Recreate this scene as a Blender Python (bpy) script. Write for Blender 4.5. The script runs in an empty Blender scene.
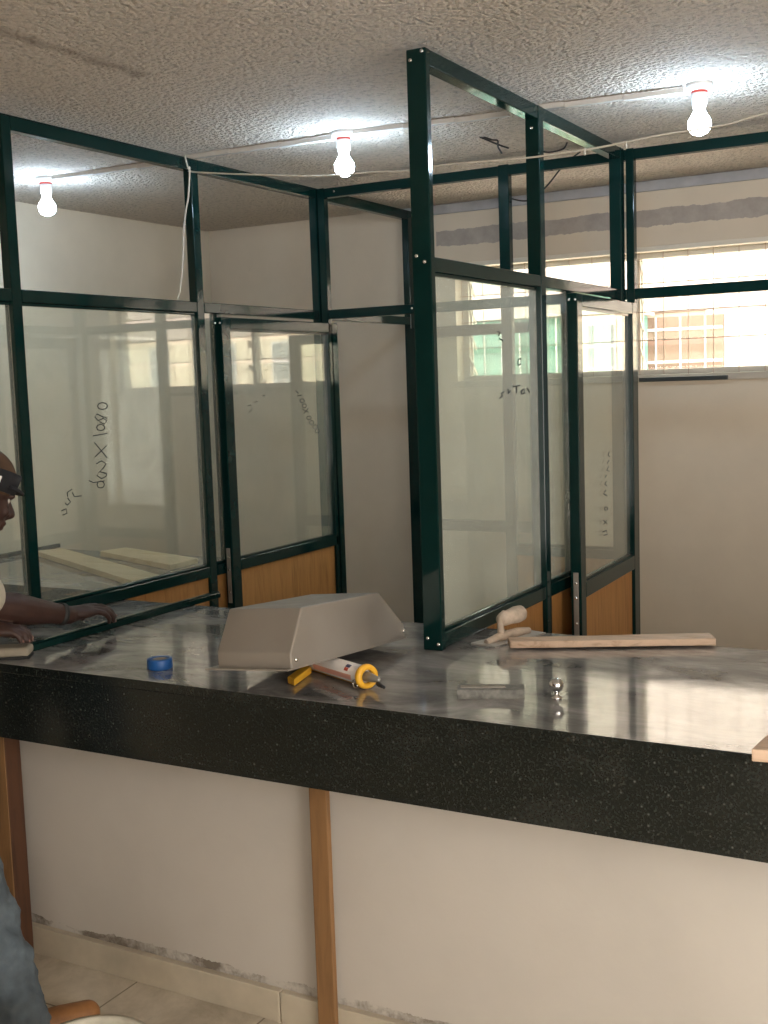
import bpy, bmesh, math, random
from mathutils import Vector, Matrix, noise

# ---------------------------------------------------------------- scale
# The room is laid out in units of U metres, measured from the eye point:
# x to the right along the counter, y into the room, z up (0 = eye height).
U = 0.75
ZO = 2.275                      # eye height above the floor, in units
FLOOR = -ZO
CEIL = 1.21
scene = bpy.context.scene
col = scene.collection
random.seed(4)


def P(x, y, z):
    return Vector((x * U, y * U, (z + ZO) * U))


# ---------------------------------------------------------------- objects
def tag(o, label=None, cat=None, group=None, kind=None):
    if label: o['label'] = label
    if cat: o['category'] = cat
    if group: o['group'] = group
    if kind: o['kind'] = kind
    return o


def thing(name, loc, label=None, cat=None, group=None, kind=None):
    o = bpy.data.objects.new(name, None)
    o.empty_display_size = .05
    o.location = P(*loc)
    col.objects.link(o)
    return tag(o, label, cat, group, kind)


def origin_of(o):
    v = Vector((0, 0, 0))
    while o is not None:
        v += o.location
        o = o.parent
    return v


def obox_corners(c, ax, ay, az):
    c, ax, ay, az = Vector(c), Vector(ax), Vector(ay), Vector(az)
    return [c + sx * ax + sy * ay + sz * az for sz in (-1, 1) for sy in (-1, 1) for sx in (-1, 1)]


class MB:
    """Collects shapes (in room units) and links them as one mesh object."""

    def __init__(s):
        s.v, s.f, s.smooth, s.mi = [], [], [], []
        s.mat = 0

    def add(s, vs, fs, smooth=False):
        n = len(s.v)
        s.v += [Vector(v) for v in vs]
        for f in fs:
            s.f.append([n + i for i in f]); s.smooth.append(smooth); s.mi.append(s.mat)
        return s

    def box(s, x0, x1, y0, y1, z0, z1):
        return s.hexa(obox_corners(((x0 + x1) / 2, (y0 + y1) / 2, (z0 + z1) / 2), ((x1 - x0) / 2, 0, 0), (0, (y1 - y0) / 2, 0), (0, 0, (z1 - z0) / 2)))

    def hexa(s, c):
        return s.add(c, [(0, 2, 3, 1), (4, 5, 7, 6), (0, 1, 5, 4), (2, 6, 7, 3), (0, 4, 6, 2), (1, 3, 7, 5)])

    def obox(s, c, ax, ay, az):
        return s.hexa(obox_corners(c, ax, ay, az))

    def prism(s, poly, ext):
        """poly: list of 3-D points, ext: extrusion vector."""
        n = len(poly)
        e = Vector(ext)
        vs = [Vector(p) for p in poly] + [Vector(p) + e for p in poly]
        fs = [list(range(n))[::-1], list(range(n, 2 * n))] + [[i, (i + 1) % n, n + (i + 1) % n, n + i] for i in range(n)]
        return s.add(vs, fs)

    def tube(s, path, r, seg=10, cap=True, smooth=True):
        path = [Vector(p) for p in path]
        rs = r if isinstance(r, (list, tuple)) else [r] * len(path)
        vs, fs = [], []
        up = None
        for i, p in enumerate(path):
            d = (path[min(i + 1, len(path) - 1)] - path[max(i - 1, 0)])
            d = d.normalized() if d.length > 1e-9 else Vector((0, 0, 1))
            if up is None:
                up = Vector((0, 0, 1)) if abs(d.z) < .9 else Vector((1, 0, 0))
            a = d.cross(up)
            a = a.normalized() if a.length > 1e-6 else d.orthogonal().normalized()
            b = a.cross(d).normalized()
            up = b
            for k in range(seg):
                t = 2 * math.pi * k / seg
                vs.append(p + rs[i] * (math.cos(t) * a + math.sin(t) * b))
        for i in range(len(path) - 1):
            for k in range(seg):
                k2 = (k + 1) % seg
                fs.append((i * seg + k, i * seg + k2, (i + 1) * seg + k2, (i + 1) * seg + k))
        s.add(vs, fs, smooth)
        if cap:
            n = len(s.v) - len(vs)
            s.f.append([n + k for k in range(seg)][::-1]); s.smooth.append(False); s.mi.append(s.mat)
            m = n + (len(path) - 1) * seg
            s.f.append([m + k for k in range(seg)]); s.smooth.append(False); s.mi.append(s.mat)
        return s

    def lathe(s, c, prof, axis=(0, 0, 1), seg=24, smooth=True):
        """prof: list of (radius, height) along the axis from c."""
        ax = Vector(axis).normalized()
        a = ax.orthogonal().normalized()
        b = ax.cross(a)
        c = Vector(c)
        vs, fs = [], []
        for r, h in prof:
            for k in range(seg):
                t = 2 * math.pi * k / seg
                vs.append(c + h * ax + max(r, 1e-5) * (math.cos(t) * a + math.sin(t) * b))
        for i in range(len(prof) - 1):
            for k in range(seg):
                k2 = (k + 1) % seg
                fs.append((i * seg + k, i * seg + k2, (i + 1) * seg + k2, (i + 1) * seg + k))
        return s.add(vs, fs, smooth)

    def ellipsoid(s, c, ax, ay, az, seg=20, rings=12):
        c, ax, ay, az = Vector(c), Vector(ax), Vector(ay), Vector(az)
        vs, fs = [c - az], []
        for i in range(1, rings):
            p = -math.pi / 2 + math.pi * i / rings
            for k in range(seg):
                t = 2 * math.pi * k / seg
                vs.append(c + math.cos(p) * (math.cos(t) * ax + math.sin(t) * ay) + math.sin(p) * az)
        vs.append(c + az)
        for k in range(seg):
            k2 = (k + 1) % seg
            fs.append((0, 1 + k2, 1 + k))
            for i in range(rings - 2):
                a, b = 1 + i * seg, 1 + (i + 1) * seg
                fs.append((a + k, a + k2, b + k2, b + k))
            b = 1 + (rings - 2) * seg
            fs.append((b + k, b + k2, len(vs) - 1))
        return s.add(vs, fs, True)

    def ball(s, c, r, seg=20, rings=12):
        return s.ellipsoid(c, (r, 0, 0), (0, r, 0), (0, 0, r), seg, rings)

    def limb(s, pts, rs, sub=4):
        """closed tapered limb through pts: a tube with a ball at every joint."""
        for p, r in zip(pts, rs):
            s.ball(p, r, 16, 10)
        for i in range(len(pts) - 1):
            s.tube([pts[i], pts[i + 1]], [rs[i], rs[i + 1]], 16)
        return s

    def build(s, name, mat, parent=None, bevel=0.0, seg=2, label=None, kind=None):
        o_w = origin_of(parent) if parent else Vector((0, 0, 0))
        me = bpy.data.meshes.new(name)
        me.from_pydata([tuple(P(*v) - o_w) for v in s.v], [], s.f)
        mats = mat if isinstance(mat, (list, tuple)) else [mat]
        for m in mats: me.materials.append(m)
        me.polygons.foreach_set('use_smooth', s.smooth)
        me.polygons.foreach_set('material_index', s.mi)
        bm = bmesh.new(); bm.from_mesh(me)
        bmesh.ops.recalc_face_normals(bm, faces=bm.faces)
        bm.to_mesh(me); bm.free()
        me.update()
        o = bpy.data.objects.new(name, me)
        col.objects.link(o)
        if parent: o.parent = parent
        if bevel:
            b = o.modifiers.new('bevel', 'BEVEL')
            b.width = bevel * U; b.segments = seg; b.limit_method = 'ANGLE'; b.angle_limit = math.radians(40)
            b.harden_normals = False
        tag(o, label, None, None, kind)
        return o


def remesh(o, voxel, smooth=6, factor=.5):
    m = o.modifiers.new('remesh', 'REMESH')
    m.mode = 'VOXEL'; m.voxel_size = voxel; m.use_smooth_shade = True
    s = o.modifiers.new('smooth', 'SMOOTH')
    s.iterations = smooth; s.factor = factor
    return o


# ---------------------------------------------------------------- materials
class N:
    def __init__(s, name):
        s.m = bpy.data.materials.new(name); s.m.use_nodes = True
        s.t = s.m.node_tree; s.t.nodes.clear()
        s.out = s.t.nodes.new('ShaderNodeOutputMaterial')

    def n(s, typ, **kw):
        nd = s.t.nodes.new(typ)
        for k, v in kw.items():
            if k.startswith('_'): nd.inputs[k[1:]].default_value = v
            else: setattr(nd, k, v)
        return nd

    def l(s, a, b): s.t.links.new(a, b)

    def coords(s, scale=(1, 1, 1)):
        c = s.n('ShaderNodeTexCoord'); m = s.n('ShaderNodeMapping')
        m.inputs['Scale'].default_value = scale
        s.l(c.outputs['Object'], m.inputs['Vector'])
        return m.outputs['Vector']

    def world(s, scale=(1, 1, 1)):
        c = s.n('ShaderNodeNewGeometry'); m = s.n('ShaderNodeMapping')
        m.inputs['Scale'].default_value = scale
        s.l(c.outputs['Position'], m.inputs['Vector'])
        return m.outputs['Vector']

    def noise(s, vec, scale, detail=4, rough=.55, dist=0):
        n = s.n('ShaderNodeTexNoise'); n.inputs['Scale'].default_value = scale
        n.inputs['Detail'].default_value = detail; n.inputs['Roughness'].default_value = rough
        n.inputs['Distortion'].default_value = dist
        s.l(vec, n.inputs['Vector'])
        return n.outputs['Fac']

    def voro(s, vec, scale, feature='F1'):
        n = s.n('ShaderNodeTexVoronoi'); n.feature = feature; n.inputs['Scale'].default_value = scale
        s.l(vec, n.inputs['Vector'])
        return n

    def ramp(s, fac, stops):
        r = s.n('ShaderNodeValToRGB')
        e = r.color_ramp.elements
        while len(e) < len(stops): e.new(.5)
        for el, (p, c) in zip(e, stops):
            el.position = p
            el.color = (c[0], c[1], c[2], 1) if isinstance(c, (tuple, list)) else (c, c, c, 1)
        s.l(fac, r.inputs['Fac'])
        return r.outputs['Color']

    def math(s, op, a, b=None, clamp=False):
        m = s.n('ShaderNodeMath', operation=op, use_clamp=clamp)
        for i, x in enumerate((a, b)):
            if x is None: continue
            if isinstance(x, (int, float)): m.inputs[i].default_value = x
            else: s.l(x, m.inputs[i])
        return m.outputs[0]

    def mix(s, fac, a, b):
        m = s.n('ShaderNodeMix', data_type='RGBA')
        for i, x in ((0, fac), (6, a), (7, b)):
            if isinstance(x, (int, float)): m.inputs[i].default_value = x
            elif isinstance(x, (tuple, list)): m.inputs[i].default_value = (x[0], x[1], x[2], 1)
            else: s.l(x, m.inputs[i])
        return m.outputs[2]

    def bump(s, h, strength=.3, dist=.01):
        b = s.n('ShaderNodeBump'); b.inputs['Strength'].default_value = strength; b.inputs['Distance'].default_value = dist
        s.l(h, b.inputs['Height'])
        return b.outputs['Normal']

    def bsdf(s, color, rough=.5, normal=None, **kw):
        b = s.n('ShaderNodeBsdfPrincipled')
        for key, x in (('Base Color', color), ('Roughness', rough)):
            if isinstance(x, (int, float)): b.inputs[key].default_value = x
            elif isinstance(x, (tuple, list)): b.inputs[key].default_value = (x[0], x[1], x[2], 1)
            else: s.l(x, b.inputs[key])
        if normal is not None: s.l(normal, b.inputs['Normal'])
        for k, v in kw.items():
            key = k.replace('_', ' ')
            if isinstance(v, (int, float, tuple, list)): b.inputs[key].default_value = v
            else: s.l(v, b.inputs[key])
        s.l(b.outputs[0], s.out.inputs[0])
        return b


def simple(name, c, rough=.5, var=.12, scale=14, bump=0, **kw):
    """a plain surface with a little tonal wear and, if asked, a fine bump."""
    n = N(name)
    v = n.coords()
    f = n.noise(v, scale, 4)
    lo = tuple(x * (1 - var) for x in c); hi = tuple(min(1, x * (1 + var)) for x in c)
    colr = n.ramp(f, [(.3, lo), (.7, hi)])
    nm = n.bump(n.noise(v, scale * 4, 3), bump, .004) if bump else None
    n.bsdf(colr, rough, nm, **kw)
    return n.m


M = {}


def mat_frame():
    n = N('green_powder_coat')
    v = n.coords()
    f = n.noise(v, 9, 5, .6)
    c = n.ramp(f, [(.3, (.0025, .017, .0155)), (.7, (.0035, .022, .020))])
    n.bsdf(c, n.ramp(n.noise(v, 5, 3), [(.3, .07), (.75, .12)]), None, Specular_IOR_Level=.25)
    return n.m


def mat_glass(name, tint, dust, dustscale=2.5, ior=1.5):
    """Thin pane: looks the same from both faces, so the reflection is weighted by the facing angle."""
    n = N(name)
    lw = n.n('ShaderNodeLayerWeight'); lw.inputs['Blend'].default_value = .5
    fac = lw.outputs['Facing']
    r0 = ((ior - 1) / (ior + 1)) ** 2
    f5 = n.math('POWER', fac, 5.0)
    F = n.math('ADD', n.math('MULTIPLY', f5, 1 - r0), r0, True)
    tr = n.n('ShaderNodeBsdfTransparent'); tr.inputs[0].default_value = (*tint, 1)
    gl = n.n('ShaderNodeBsdfGlossy'); gl.inputs['Roughness'].default_value = .0
    gl.inputs[0].default_value = (1, .985, .97, 1)
    mx = n.n('ShaderNodeMixShader')
    n.l(F, mx.inputs[0]); n.l(tr.outputs[0], mx.inputs[1]); n.l(gl.outputs[0], mx.inputs[2])
    df = n.n('ShaderNodeBsdfDiffuse'); df.inputs[0].default_value = (.80, .83, .74, 1)
    v = n.world()
    d = n.ramp(n.noise(v, dustscale, 5, .6), [(.35, dust * .6), (.6, dust), (.85, dust * 2.2)])
    m2 = n.n('ShaderNodeMixShader')
    n.l(d, m2.inputs[0]); n.l(mx.outputs[0], m2.inputs[1]); n.l(df.outputs[0], m2.inputs[2])
    n.l(m2.outputs[0], n.out.inputs[0])
    return n.m


def mat_plaster(name, c, stain=.0, band=None, foot=None):
    n = N(name)
    v = n.world()
    f = n.noise(v, 1.6, 5, .6)
    cc = n.ramp(f, [(.3, tuple(x * .90 for x in c)), (.55, c), (.8, tuple(min(1, x * 1.05) for x in c))])
    if stain:
        s_ = n.ramp(n.noise(v, 11, 6, .7), [(.68, 0.0), (.76, stain)])
        cc = n.mix(s_, cc, tuple(x * .55 for x in c))
    sep = n.n('ShaderNodeSeparateXYZ'); n.l(v, sep.inputs[0])
    z = sep.outputs['Z']
    if band:                     # a strip of bare chased cement across the wall
        z0, z1, bc = band
        wob = n.math('MULTIPLY', n.math('SUBTRACT', n.noise(v, 7, 5, .7), .5), .05)
        zz = n.math('ADD', z, wob)
        m = n.math('MULTIPLY', n.math('GREATER_THAN', zz, z0), n.math('LESS_THAN', zz, z1))
        m = n.math('MULTIPLY', m, n.math('GREATER_THAN', sep.outputs['X'], -2.75))
        bcol = n.ramp(n.noise(v, 9, 6, .7), [(.3, tuple(x * .72 for x in bc)), (.7, bc)])
        cc = n.mix(m, cc, bcol)
    if foot:                     # dirt and cement smeared along the foot of the wall
        z0, z1, bc = foot
        wob = n.math('MULTIPLY', n.math('SUBTRACT', n.noise(v, 4, 6, .75), .5), .07)
        zz = n.math('ADD', z, wob)
        m = n.math('MULTIPLY', n.math('LESS_THAN', zz, z1), n.ramp(n.noise(v, 7, 5, .7), [(.42, 0.0), (.58, .9)]))
        cc = n.mix(m, cc, bc)
    n.bsdf(cc, .75, n.bump(n.noise(v, 55, 4), .12, .004))
    return n.m


def mat_ceiling():
    n = N('stippled_ceiling')
    v = n.world()
    vo = n.voro(v, 75)
    h1 = n.math('SUBTRACT', 1.0, vo.outputs['Distance'])
    h2 = n.noise(v, 44, 5, .6)
    h = n.math('ADD', n.math('MULTIPLY', h1, .5), h2)
    big = n.noise(v, .9, 4, .6)
    c = n.ramp(big, [(.3, (.78, .69, .59)), (.7, (.88, .78, .68))])
    pit_shade = n.ramp(h2, [(.32, .70), (.5, 1.0)])  # shade painted into the stipple hollows, on top of the bump
    c2 = n.n('ShaderNodeMix', data_type='RGBA', blend_type='MULTIPLY'); c2.inputs[0].default_value = 1
    n.l(c, c2.inputs[6]); n.l(pit_shade, c2.inputs[7])
    # an old water mark, a long brown streak
    sep = n.n('ShaderNodeSeparateXYZ'); n.l(v, sep.inputs[0])
    wob = n.math('MULTIPLY', n.math('SUBTRACT', n.noise(v, 6, 5, .6), .5), .10)
    a = n.math('ABSOLUTE', n.math('ADD', n.math('ADD', sep.outputs['X'], wob), 2.285))
    m = n.math('MULTIPLY', n.ramp(n.math('MULTIPLY', a, 20), [(.15, 1.0), (.85, 0.0)]), n.math('MULTIPLY', n.math('LESS_THAN', sep.outputs['Y'], 2.75), n.math('GREATER_THAN', sep.outputs['Y'], 1.6)))
    m = n.math('MULTIPLY', m, n.ramp(n.noise(v, 22, 4), [(.35, .25), (.7, .75)]))
    cc = n.mix(m, c2.outputs[2], (.27, .18, .12))
    n.bsdf(cc, .9, n.bump(h, 1.0, .045))
    return n.m


def mat_granite(name, dust):
    n = N(name)
    v = n.world()
    sp = n.noise(v, 150, 3, .6)
    c = n.ramp(sp, [(.42, (.004, .006, .005)), (.58, (.011, .014, .012)), (.74, (.032, .037, .032))])
    for sc, lo, hi, k in ((70, .06, .22, .75), (120, .06, .26, .60)):
        vo = n.voro(v, sc)
        sepc = n.n('ShaderNodeSeparateColor'); n.l(vo.outputs['Color'], sepc.inputs[0])
        fl = n.math('MULTIPLY', n.ramp(vo.outputs['Distance'], [(lo, k), (hi, 0.0)]), n.math('POWER', sepc.outputs[0], 4.0))
        c = n.mix(fl, c, (.15, .155, .14))
    if dust:
        st = n.noise(n.world((1.6, 3.2, 1)), 1.9, 7, .66, .6)
        st2 = n.noise(n.world((2.5, 4.5, 1)), 3.1, 6, .7, .8)
        d = n.math('ADD', n.ramp(st, [(.30, .12), (.5, dust), (.72, min(1, dust * 2.0))]), n.ramp(st2, [(.55, 0.0), (.72, .14)]), True)
        c = n.mix(d, c, (.47, .45, .43))
        r = n.math('ADD', n.ramp(st2, [(.4, .05), (.75, .13)]), .0)
        n.bsdf(c, r, n.bump(n.noise(v, 4, 2), .02, .004), Specular_IOR_Level=.5, IOR=1.72)
    else:
        sm = n.ramp(n.noise(n.world((1.3, 1, 2.5)), 2.2, 5, .65), [(.5, 0.0), (.8, .06)])
        c = n.mix(sm, c, (.30, .29, .26))
        n.bsdf(c, .2, None, IOR=1.5)
    return n.m


def mat_wood(name, c0, c1, axis=0, rough=.6, ring=9, stretch=14):
    n = N(name)
    sc = [stretch] * 3; sc[axis] = 1.3
    v = n.coords(tuple(sc))
    f = n.noise(v, ring / 3.0, 6, .6, .8)
    c = n.ramp(f, [(.32, c0), (.5, c1), (.7, tuple(min(1, x * 1.12) for x in c1))])
    n.bsdf(c, rough, n.bump(f, .15, .003))
    return n.m


def mat_floor():
    n = N('dusty_floor_tiles')
    v = n.world()
    br = n.n('ShaderNodeTexBrick'); br.offset = 0
    br.inputs['Scale'].default_value = 1
    br.inputs['Brick Width'].default_value = .45; br.inputs['Row Height'].default_value = .45
    br.inputs['Mortar Size'].default_value = .003
    br.inputs['Color1'].default_value = (.70, .63, .51, 1); br.inputs['Color2'].default_value = (.67, .60, .49, 1)
    br.inputs['Mortar'].default_value = (.20, .17, .13, 1)
    n.l(v, br.inputs['Vector'])
    d = n.ramp(n.noise(v, 3.2, 7, .68, .5), [(.36, 0.0), (.66, .75)])
    c = n.mix(d, br.outputs['Color'], (.30, .25, .18))
    d2 = n.ramp(n.noise(v, 8, 6, .7), [(.62, 0.0), (.72, .6)])
    c = n.mix(d2, c, (.13, .10, .07))
    n.bsdf(c, .55, n.bump(n.noise(v, 40, 4), .1, .003))
    return n.m


def mat_metal(name, c, rough=.35, dust=0.0, scale=8):
    n = N(name)
    v = n.coords((1, 1, 1))
    f = n.noise(v, scale, 5, .6)
    cc = n.ramp(f, [(.3, tuple(x * .8 for x in c)), (.7, c)])
    r = n.ramp(n.noise(v, scale * 2, 4), [(.3, rough * .8), (.7, min(1, rough * 1.3))])
    if dust:
        d = n.ramp(n.noise(v, scale * .7, 6, .65), [(.3, dust * .5), (.7, dust)])
        met = n.math('SUBTRACT', 1.0, d)
        cc = n.mix(d, cc, (.42, .39, .35))
        n.bsdf(cc, r, None, Metallic=met)
    else:
        n.bsdf(cc, r, None, Metallic=1.0)
    return n.m


def mat_emit(name, c, s):
    n = N(name)
    e = n.n('ShaderNodeEmission'); e.inputs[0].default_value = (*c, 1); e.inputs[1].default_value = s
    n.l(e.outputs[0], n.out.inputs[0])
    return n.m


def mat_cloth(name, c, rough=.9, weave=380, fold=18, var=.3):
    n = N(name)
    v = n.coords()
    f = n.noise(v, fold, 5, .6)
    cc = n.ramp(f, [(.3, tuple(x * (1 - var) for x in c)), (.7, tuple(min(1, x * (1 + var)) for x in c))])
    h = n.math('ADD', n.math('MULTIPLY', n.noise(v, weave, 2), .3), n.noise(v, fold * 1.4, 3))
    n.bsdf(cc, rough, n.bump(h, .4, .006))
    return n.m


M['frame'] = mat_frame()
M['glass'] = mat_glass('partition_glass', (.96, .98, .955), .10, 2.5, 1.75)
M['glass_dirty'] = mat_glass('dusty_partition_glass', (.95, .97, .94), .24, 1.8, 1.6)
M['louvre'] = mat_glass('louvre_glass', (.93, .97, .95), .02)
M['wall'] = mat_plaster('beige_wall_paint', (.66, .57, .455), .25, band=((.93 + ZO) * U, (1.035 + ZO) * U, (.44, .39, .35)))
M['wall_side'] = mat_plaster('side_wall_paint', (.70, .63, .51), .1)
M['wall_front'] = mat_plaster('white_counter_plaster', (.53, .49, .435), .2, foot=(0, .112, (.14, .11, .08)))
M['wall_dark'] = simple('dark_unseen_wall', (.17, .11, .065), .6, .2, 3)  # for the unseen rear wall, made dark to dim reflections in the frames
M['ceiling'] = mat_ceiling()
M['granite_top'] = mat_granite('dusty_polished_granite', .50)
M['granite'] = mat_granite('dark_speckled_granite', 0)
M['floor'] = mat_floor()
M['tile'] = simple('skirting_tile', (.50, .44, .34), .45, .15, 6)
M['ply'] = mat_wood('plywood', (.28, .125, .034), (.38, .18, .052), 2)
M['pine'] = mat_wood('pale_pine', (.62, .47, .27), (.74, .60, .38), 0)
M['pine_y'] = mat_wood('pale_pine_long', (.62, .47, .27), (.74, .60, .38), 1)
M['plank'] = mat_wood('pinkish_plank', (.36, .23, .14), (.56, .40, .28), 0)
M['mdf'] = mat_wood('brown_board', (.18, .092, .034), (.24, .125, .048), 2, .7)
M['mdf_dark'] = mat_wood('dark_brown_timber', (.05, .019, .007), (.08, .031, .012), 2, .7)
M['steel'] = mat_metal('dull_stainless', (.40, .36, .31), .42, .55, 5)
M['steel_bright'] = mat_metal('bright_steel', (.75, .73, .70), .18)
M['chrome'] = mat_metal('chrome', (.8, .8, .8), .07)
M['alu'] = mat_metal('scuffed_aluminium', (.34, .33, .29), .45, .35, 20)
M['alu_dirty'] = simple('mortar_dusted_aluminium', (.17, .165, .145), .5, .45, 60, .4)
M['white_plastic'] = simple('white_plastic', (.80, .80, .78), .4, .04)
M['grey_white'] = simple('grey_plasterboard_strip', (.42, .42, .44), .7, .08)
M['red'] = simple('red_band', (.65, .07, .05), .4, .05)
M['bulb'] = mat_emit('lit_bulb', (.60, .80, 1.0), 150)
M['wire'] = simple('white_wire', (.60, .55, .47), .5, .05)
M['black_cable'] = simple('black_cable', (.02, .018, .018), .5, .05)
M['marker'] = simple('black_marker', (.03, .03, .03), .6, .05)
M['win_frame'] = simple('cream_window_paint', (.72, .66, .56), .5, .06)
M['grille'] = simple('painted_grille_bar', (.50, .36, .27), .55, .1)
M['sill'] = simple('grey_sill', (.50, .45, .38), .7, .1)
M['dark_metal'] = simple('dark_metal_strip', (.03, .035, .035), .4, .1)
M['blue'] = simple('blue_tape', (.012, .09, .30), .45, .1)
M['blue_core'] = simple('cardboard_core', (.40, .35, .28), .8, .1)
M['yellow'] = simple('yellow_plastic', (.80, .42, .03), .45, .1, 20)
M['white_tube'] = simple('white_cartridge', (.80, .74, .68), .45, .05)
M['pink_label'] = simple('pink_label', (.75, .38, .30), .45, .08)
M['navy_label'] = simple('navy_label', (.08, .08, .16), .45, .08)
M['red_label'] = simple('red_label', (.62, .10, .06), .45, .08)
M['black_plastic'] = simple('black_plastic', (.015, .015, .015), .5, .1)
M['float_wood'] = simple('mortar_caked_wood', (.50, .40, .31), .85, .25, 30, .5)
M['blade'] = mat_metal('trowel_steel', (.50, .46, .42), .5, .8, 14)
M['cream_pad'] = simple('cream_pad', (.27, .235, .18), .85, .12, 20, .2)
M['skin'] = simple('dark_brown_skin', (.043, .019, .013), .5, .18, 22, .1)
M['nail'] = simple('fingernail', (.26, .14, .11), .35, .05)
M['eye'] = simple('eye_white', (.55, .5, .45), .25, .02)
M['shirt'] = mat_cloth('cream_cotton', (.46, .41, .32), .9, 380, 9, .12)
M['jeans'] = mat_cloth('blue_grey_denim', (.095, .12, .14), .9, 500, 14, .35)
M['leather'] = simple('brown_leather', (.27, .12, .04), .5, .25, 18, .2)
M['rubber'] = simple('dark_rubber', (.05, .035, .025), .8, .1)
M['cap_black'] = mat_cloth('black_cap_cloth', (.012, .012, .014), .9)
M['cap_brown'] = mat_cloth('brown_cap_cloth', (.075, .038, .017), .9)
M['white_cloth'] = simple('white_patch', (.75, .73, .70), .8, .03)
M['bucket'] = simple('mortar_stained_bucket', (.50, .47, .38), .7, .25, 12, .2)
M['mortar'] = simple('wet_mortar', (.34, .31, .26), .85, .2, 25, .6)
M['band_strap'] = simple('dark_wrist_strap', (.02, .018, .016), .6, .1)
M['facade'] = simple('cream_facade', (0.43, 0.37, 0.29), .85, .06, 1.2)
M['facade_bright'] = simple('brightened_cream_facade', (.74, .64, .50), .85, .05, 1.2)  # paler copy of the cream, sunlit brightness put into the colour
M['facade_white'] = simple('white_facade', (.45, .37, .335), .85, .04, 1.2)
M['terracotta'] = simple('salmon_cladding', (0.2, 0.122, 0.09), .8, .06, 2)
M['mint'] = simple('mint_sheet', (.125, .26, .215), .6, .08, 2)
M['green_band'] = simple('green_band', (.012, .135, .078), .6, .08, 2)
M['trunk'] = simple('dusty_trunking', (.62, .59, .55), .5, .06)
M['pale_green'] = simple('pale_green_shutter', (.20, .245, .15), .6, .04)
M['white_trim'] = simple('white_trim', (0.62, 0.6, 0.58), .6, .03)
M['facade_glass'] = simple('grey_facade_window', (.26, .27, .27), .2, .1, 3)
M['asphalt'] = simple('pale_yard_concrete', (.70, .66, .60), .9, .12, 1.5)


# strokes of the handwriting on the panes, as (y, z) in the plane of each pane
TXT = {}
TXT["P1"] = [[(4.228, -0.062), (4.217, -0.073), (4.193, -0.077), (4.169, -0.072), (4.16, -0.06), (4.171, -0.048), (4.195, -0.044), (4.219, -0.05), (4.228, -0.062)], [(4.219, -0.119), (4.183, -0.108), (4.153, -0.096), (4.138, -0.11), (4.159, -0.128), (4.193, -0.118), (4.218, -0.131), (4.197, -0.146), (4.169, -0.133)], [(4.201, -0.162), (4.192, -0.172), (4.171, -0.175), (4.152, -0.17), (4.145, -0.159), (4.154, -0.149), (4.174, -0.146), (4.193, -0.151), (4.201, -0.162)], [(4.119, -0.197), (4.216, -0.19)], [(4.125, -0.228), (4.203, -0.304)], [(4.205, -0.249), (4.122, -0.296)], [(4.13, -0.328), (4.165, -0.317), (4.195, -0.333), (4.173, -0.353), (4.149, -0.367), (4.185, -0.378)], [(4.194, -0.378), (4.147, -0.367), (4.128, -0.383), (4.158, -0.401), (4.19, -0.392), (4.194, -0.378)], [(4.175, -0.43), (4.167, -0.441), (4.148, -0.444), (4.131, -0.438), (4.125, -0.426), (4.133, -0.415), (4.151, -0.411), (4.169, -0.418), (4.175, -0.43)], [(4.074, -0.402), (4.101, -0.414), (4.177, -0.413)], [(3.931, -0.463), (3.93, -0.444), (3.96, -0.432)], [(3.962, -0.447), (3.973, -0.467), (4.019, -0.468)], [(3.931, -0.469), (3.947, -0.489), (3.925, -0.501), (3.913, -0.49)], [(3.887, -0.523), (3.916, -0.517), (3.919, -0.538), (3.893, -0.543)]]
TXT["P1d"] = [[(5.776, -0.024), (5.802, -0.04)], [(5.787, -0.055), (5.838, -0.05)], [(5.866, -0.084), (5.858, -0.092), (5.84, -0.095), (5.823, -0.091), (5.816, -0.083), (5.824, -0.076), (5.842, -0.073), (5.859, -0.077), (5.866, -0.084)], [(5.884, -0.116), (5.876, -0.124), (5.86, -0.128), (5.844, -0.123), (5.839, -0.114), (5.846, -0.106), (5.862, -0.103), (5.878, -0.107), (5.884, -0.116)], [(5.837, -0.133), (5.904, -0.154)], [(5.905, -0.129), (5.852, -0.161)], [(5.932, -0.189), (5.924, -0.197), (5.906, -0.199), (5.888, -0.195), (5.881, -0.187), (5.889, -0.18), (5.907, -0.177), (5.925, -0.181), (5.932, -0.189)], [(5.959, -0.219), (5.951, -0.227), (5.932, -0.23), (5.914, -0.225), (5.907, -0.216), (5.916, -0.208), (5.934, -0.205), (5.952, -0.209), (5.959, -0.219)], [(5.998, -0.246), (5.989, -0.254), (5.971, -0.257), (5.953, -0.252), (5.946, -0.243), (5.954, -0.235), (5.973, -0.232), (5.991, -0.236), (5.998, -0.246)], [(6.016, -0.272), (6.009, -0.28), (5.992, -0.283), (5.976, -0.279), (5.97, -0.269), (5.977, -0.261), (5.994, -0.258), (6.01, -0.262), (6.016, -0.272)], [(5.291, -0.097), (5.321, -0.092), (5.334, -0.115), (5.303, -0.131)], [(5.351, -0.078), (5.386, -0.076)], [(5.439, -0.043), (5.459, -0.046)]]
TXT["P2"] = [[(4.486, 0.197), (4.511, 0.194), (4.488, 0.18)], [(4.493, 0.17), (4.535, 0.16)], [(4.693, 0.081), (4.721, 0.089), (4.72, 0.064), (4.691, 0.057), (4.689, 0.078)], [(4.532, -0.05), (4.506, -0.056), (4.516, -0.067), (4.487, -0.076)], [(4.577, -0.04), (4.576, -0.058), (4.605, -0.048)], [(4.632, -0.031), (4.706, -0.027)], [(4.668, -0.029), (4.667, -0.06)], [(4.719, -0.054), (4.754, -0.042), (4.76, -0.061), (4.726, -0.064), (4.719, -0.05)], [(4.79, -0.04), (4.818, -0.06)]]
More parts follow.
